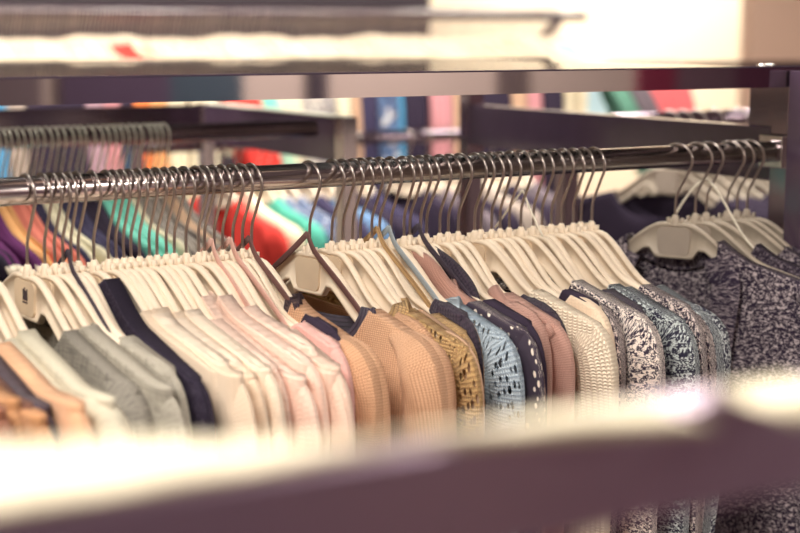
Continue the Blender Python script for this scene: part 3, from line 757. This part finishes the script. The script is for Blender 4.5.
while n < 560:
    p = onY(n, 12 + n * .006 - 5, YF); p.z = ZF + .018
    yaw = math.radians(8); zs = .95 + .06 * math.sin(n * .045) + .03 * math.sin(n * .13 + 1) + random.uniform(-.03, .03)
    hanger(p, yaw, 'white hanger in the blurred row on the far top rail', 'hangers on the far rail', 'cream', False, hk=HK3).scale = (1, 1, zs)
    mt = 'c_white'
    if 100 < n < 122: mt = 'c_red'
    elif 128 < n < 138: mt = 'c_coral'
    elif 215 < n < 225 or 278 < n < 288: mt = 'c_lblue'
    elif n > 540: mt = 'c_lblue'
    if k % 3 == 0 or mt != 'c_white':
        if mt not in proto: proto[mt] = (body_mesh(.235, .045, .02, .01, .022, .34, mt, 7, 1, 20, 8), sleeve_mesh(.235, .022, 1, .38, mt, 4), sleeve_mesh(.235, .022, -1, .38, mt, 4))
        lab = {'c_white': 'white garment in the blurred row on the far rail', 'c_red': 'red garment among the white ones on the far rail', 'c_coral': 'coral garment beside the red ones on the far rail', 'c_lblue': 'pale blue garment among the white ones on the far rail'}[mt]
        t = thing('garment', lab, 'garment', p, yaw - PI / 2, 'far rail garments ' + mt[2:])
        t.scale = (1, 1, zs); obj('body', proto[mt][0], t); obj('sleeve', proto[mt][1], t); obj('sleeve', proto[mt][2], t)
    n += random.uniform(3.4, 4.8); k += 1

# ------------------------------------------------------------------ nearest rack, out of focus
YN = .42
a = onY(0, 512, YN); b = onY(800, 398, YN); c = onY(800, 490, YN)
zt2 = (a.z + b.z) / 2 + .0015; zb2 = c.z
print('near', a, b, c)
rackn = thing('clothes_rack', 'dark glossy bar of the nearest rack, very out of focus', 'clothes rack', (.2, YN, 0))
part('top_bar', (-.5, .9, YN, YN + .020, zb2, zt2), 'near_metal', rackn)
for x in (-.5, .87): part('post', (x, x + .03, YN + .002, YN + .018, 0, zb2), 'black_gloss', rackn)
# white sheet standing in for the bright reflection on the glossy bar top
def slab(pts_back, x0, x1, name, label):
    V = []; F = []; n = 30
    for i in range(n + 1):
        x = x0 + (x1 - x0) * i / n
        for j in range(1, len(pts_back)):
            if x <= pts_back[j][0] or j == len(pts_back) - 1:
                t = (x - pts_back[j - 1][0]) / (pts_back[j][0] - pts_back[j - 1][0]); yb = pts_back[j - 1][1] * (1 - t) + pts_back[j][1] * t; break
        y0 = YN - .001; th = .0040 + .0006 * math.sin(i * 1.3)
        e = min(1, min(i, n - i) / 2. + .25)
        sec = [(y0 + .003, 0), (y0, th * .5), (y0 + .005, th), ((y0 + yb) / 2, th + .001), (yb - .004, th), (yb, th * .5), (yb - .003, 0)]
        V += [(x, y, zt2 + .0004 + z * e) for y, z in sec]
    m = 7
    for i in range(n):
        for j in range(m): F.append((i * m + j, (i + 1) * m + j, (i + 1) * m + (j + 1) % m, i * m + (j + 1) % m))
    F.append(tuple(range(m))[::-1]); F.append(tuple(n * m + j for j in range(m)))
    o = obj(name, mesh(name, V, F, True, [(v[0], v[1]) for v in V], 'reflection_white')); tag(o, label, 'garment')
M['reflection_white'] = knit('near_reflection_white', (238, 226, 200), None, 300, 160, .0006, .03)
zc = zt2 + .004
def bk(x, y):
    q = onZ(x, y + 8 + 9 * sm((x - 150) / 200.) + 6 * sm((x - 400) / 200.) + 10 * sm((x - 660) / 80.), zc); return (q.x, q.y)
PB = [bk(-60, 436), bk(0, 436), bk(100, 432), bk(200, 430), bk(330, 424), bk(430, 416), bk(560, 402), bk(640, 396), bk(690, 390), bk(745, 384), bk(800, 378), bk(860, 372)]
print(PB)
slab(PB, PB[0][0] - .05, bk(692, 384)[0], 'bar_reflection', 'white sheet standing in for the reflection along the nearest blurred bar')
slab(PB, bk(792, 378)[0], bk(900, 372)[0], 'bar_reflection', 'second sheet standing in for the reflection at the right end of the nearest bar')

# ------------------------------------------------------------------ the room
M['wall'] = plain('wall_paint', (242, 232, 210), .8, 0, .02, .3, 3)
M['ceiling_grey'] = plain('ceiling_paint', (165, 156, 162), .9, 0, .02, .2, 3)
M['tanwall'] = plain('tan_paint', (214, 180, 160), .8, 0, .03, .3, 3)
M['floor'] = plain('floor_vinyl', (120, 104, 106), .4, 0, .08, .4, 5)
M['darkpanel'] = plain('dark_panel', (74, 65, 74), .6, 0, .05, .3, 4)
M['backwall'] = plain('backwall_paint', (182, 168, 162), .8, 0, .03, .3, 3)
def struct(name, b, mat, bevel=0):
    o = box(name, b, mat, None, bevel); o['kind'] = 'structure'; return o
RX0, RX1, RY0, RY1, RH = -3.5, 8.5, -3.4, 6.2, 3.1
struct('floor', (RX0, RX1, RY0, RY1, -.1, 0), 'floor')
struct('ceiling', (RX0, RX1, RY0, RY1, RH, RH + .1), 'ceiling_grey')
struct('wall_back', (RX0, RX1, RY1, RY1 + .1, 0, RH), 'wall')
struct('wall_front', (RX0, RX1, RY0 - .1, RY0, 0, RH), 'backwall')
struct('wall_left', (RX0 - .1, RX0, RY0, RY1, 0, RH), 'wall')
struct('wall_right', (RX1, RX1 + .1, RY0, RY1, 0, RH), 'backwall')
struct('baseboard_back', (RX0, RX1, RY1 - .02, RY1 - .001, 0, .1), 'tanwall')
# boards added on the front wall to colour reflections in the polished bars
for i, (a_, b_, c_) in enumerate([(-400, 42, (92, 80, 86)), (61, 170, (70, 56, 78)), (170, 243, (56, 70, 84)), (309, 328, (52, 44, 56)), (500, 528, (96, 84, 86)), (640, 676, (118, 40, 66)), (676, 735, (104, 82, 96)), (735, 1100, (88, 50, 74))]):
    def rx(x): r = ray(x, 90); return r.x / r.y * (1.43 * 2 - RY0 - .04)
    M['board%d' % i] = plain('board_%d' % i, c_, .7, 0, .05, .3, 4)
    struct('reflection_board_%d' % (i + 1), (rx(a_), rx(b_), RY0 + .001, RY0 + .04, .9, 2.0), 'board%d' % i)
q = onY(751, 30, 4.6)
struct('pillar_tan', (q.x, q.x + 1.6, 4.6, 4.66, 0, RH), 'tanwall')
q1 = onY(430, 30, 4.75)
o = struct('partition_dark', (pf.x - 1., q1.x, 4.75, 4.83, 0, 2.6), 'darkpanel')

# rack and cloth added behind the viewer to colour the nearest bar's reflections
rackb = thing('clothes_rack', 'unseen rack added behind the viewer for reflections in the nearest bar', 'clothes rack', (1.2, -1.2, 0))
YB = -1.2
V, F, U_ = sweep([Vector((-1.2, YB, 1.3)), Vector((4.6, YB, 1.3))], lambda i: circ(.014, .014, 12), (0, 0, 1))
o = obj('rail', mesh('rail', V, F, True, None, 'darkchrome'), rackb); o.location = -rackb.location
for x in (-1.2, 4.6): part('post', (x - .015, x + .015, YB - .015, YB + .015, 0, 1.3), 'darkchrome', rackb)
for i, (a_, b_, mt) in enumerate([(-120, 90, 'c_dgrey'), (90, 250, 'c_dgrey'), (255, 312, 'c_wine'), (314, 372, 'c_greige'), (376, 430, 'c_navy'), (434, 500, 'c_tanc'), (504, 590, 'c_dgrey'), (594, 690, 'c_wine'), (694, 742, 'c_navy'), (746, 860, 'c_dgrey')]):
    def rb(x): r = ray(x, 470); return r.x / r.y * (YN * 2 - YB)
    o = shawl(rb(a_) + .004, rb(b_) - .004, YB, 1.298, 1.0, mt, 'unseen cloth added behind the viewer for soft reflections in the nearest bar', seed=50 + i, name='reflection_cloth', cat='clothing')
    o['group'] = 'cloth added for reflections in the nearest bar'
# ------------------------------------------------------------------ lights: ceiling panels, some added for brightness
M['lamp'] = bpy.data.materials.new('lamp_diffuser'); M['lamp'].use_nodes = True
nt = M['lamp'].node_tree; bb = nt.nodes['Principled BSDF']; bb.inputs['Emission Color'].default_value = (1, .95, .84, 1); bb.inputs['Emission Strength'].default_value = 6
bb.inputs['Base Color'].default_value = (.9, .88, .8, 1)
def area(x, y, w, l, power, label, col=(1, .94, .84)):
    t = thing('ceiling_light', label, 'ceiling light', (x, y, RH))
    V, F = boxes([(-w / 2 - .03, w / 2 + .03, -l / 2 - .03, l / 2 + .03, -.05, -.002)]); obj('frame', mesh('frame', V, F, False, None, 'chrome'), t)
    V, F = boxes([(-w / 2, w / 2, -l / 2, l / 2, -.056, -.051)]); obj('diffuser', mesh('diffuser', V, F, False, None, 'lamp'), t)
    ld = bpy.data.lights.new('panel', 'AREA'); ld.shape = 'RECTANGLE'; ld.size = w; ld.size_y = l; ld.energy = power; ld.color = col
    lo = bpy.data.objects.new('panel_lamp', ld); COL.objects.link(lo); lo.parent = t; lo.location = (0, 0, -.07)
area(-.6, .3, 1.0, .5, 44, 'ceiling light panel above the nearest rack')
area(-.9, 1.9, 1.2, .6, 26, 'ceiling light panel above the left end of the main rack')
area(3.2, 2.6, 1.2, .6, 30, 'ceiling light panel above the right end of the racks')
area(1.1, 2.7, 1.2, .6, 60, 'added light panel brightening the second rail and the colourful shawls')  # fill panel added to lift the dull hooks on the second rail
area(4.9, 5.2, 1.6, .5, 62, 'large added light panel brightening the far cream wall')  # fill panel added to lift the far wall
area(3.2, -2.4, 1.6, .6, 110, 'added light panel brightening the front wall')  # fill panel added so the front wall reflects brighter in the top bar
W = bpy.data.worlds.new('world'); S.world = W; W.use_nodes = True
W.node_tree.nodes['Background'].inputs[0].default_value = (.62, .5, .68, 1); W.node_tree.nodes['Background'].inputs[1].default_value = .26
S.cycles.max_bounces = 6
S.cycles.use_denoising = True
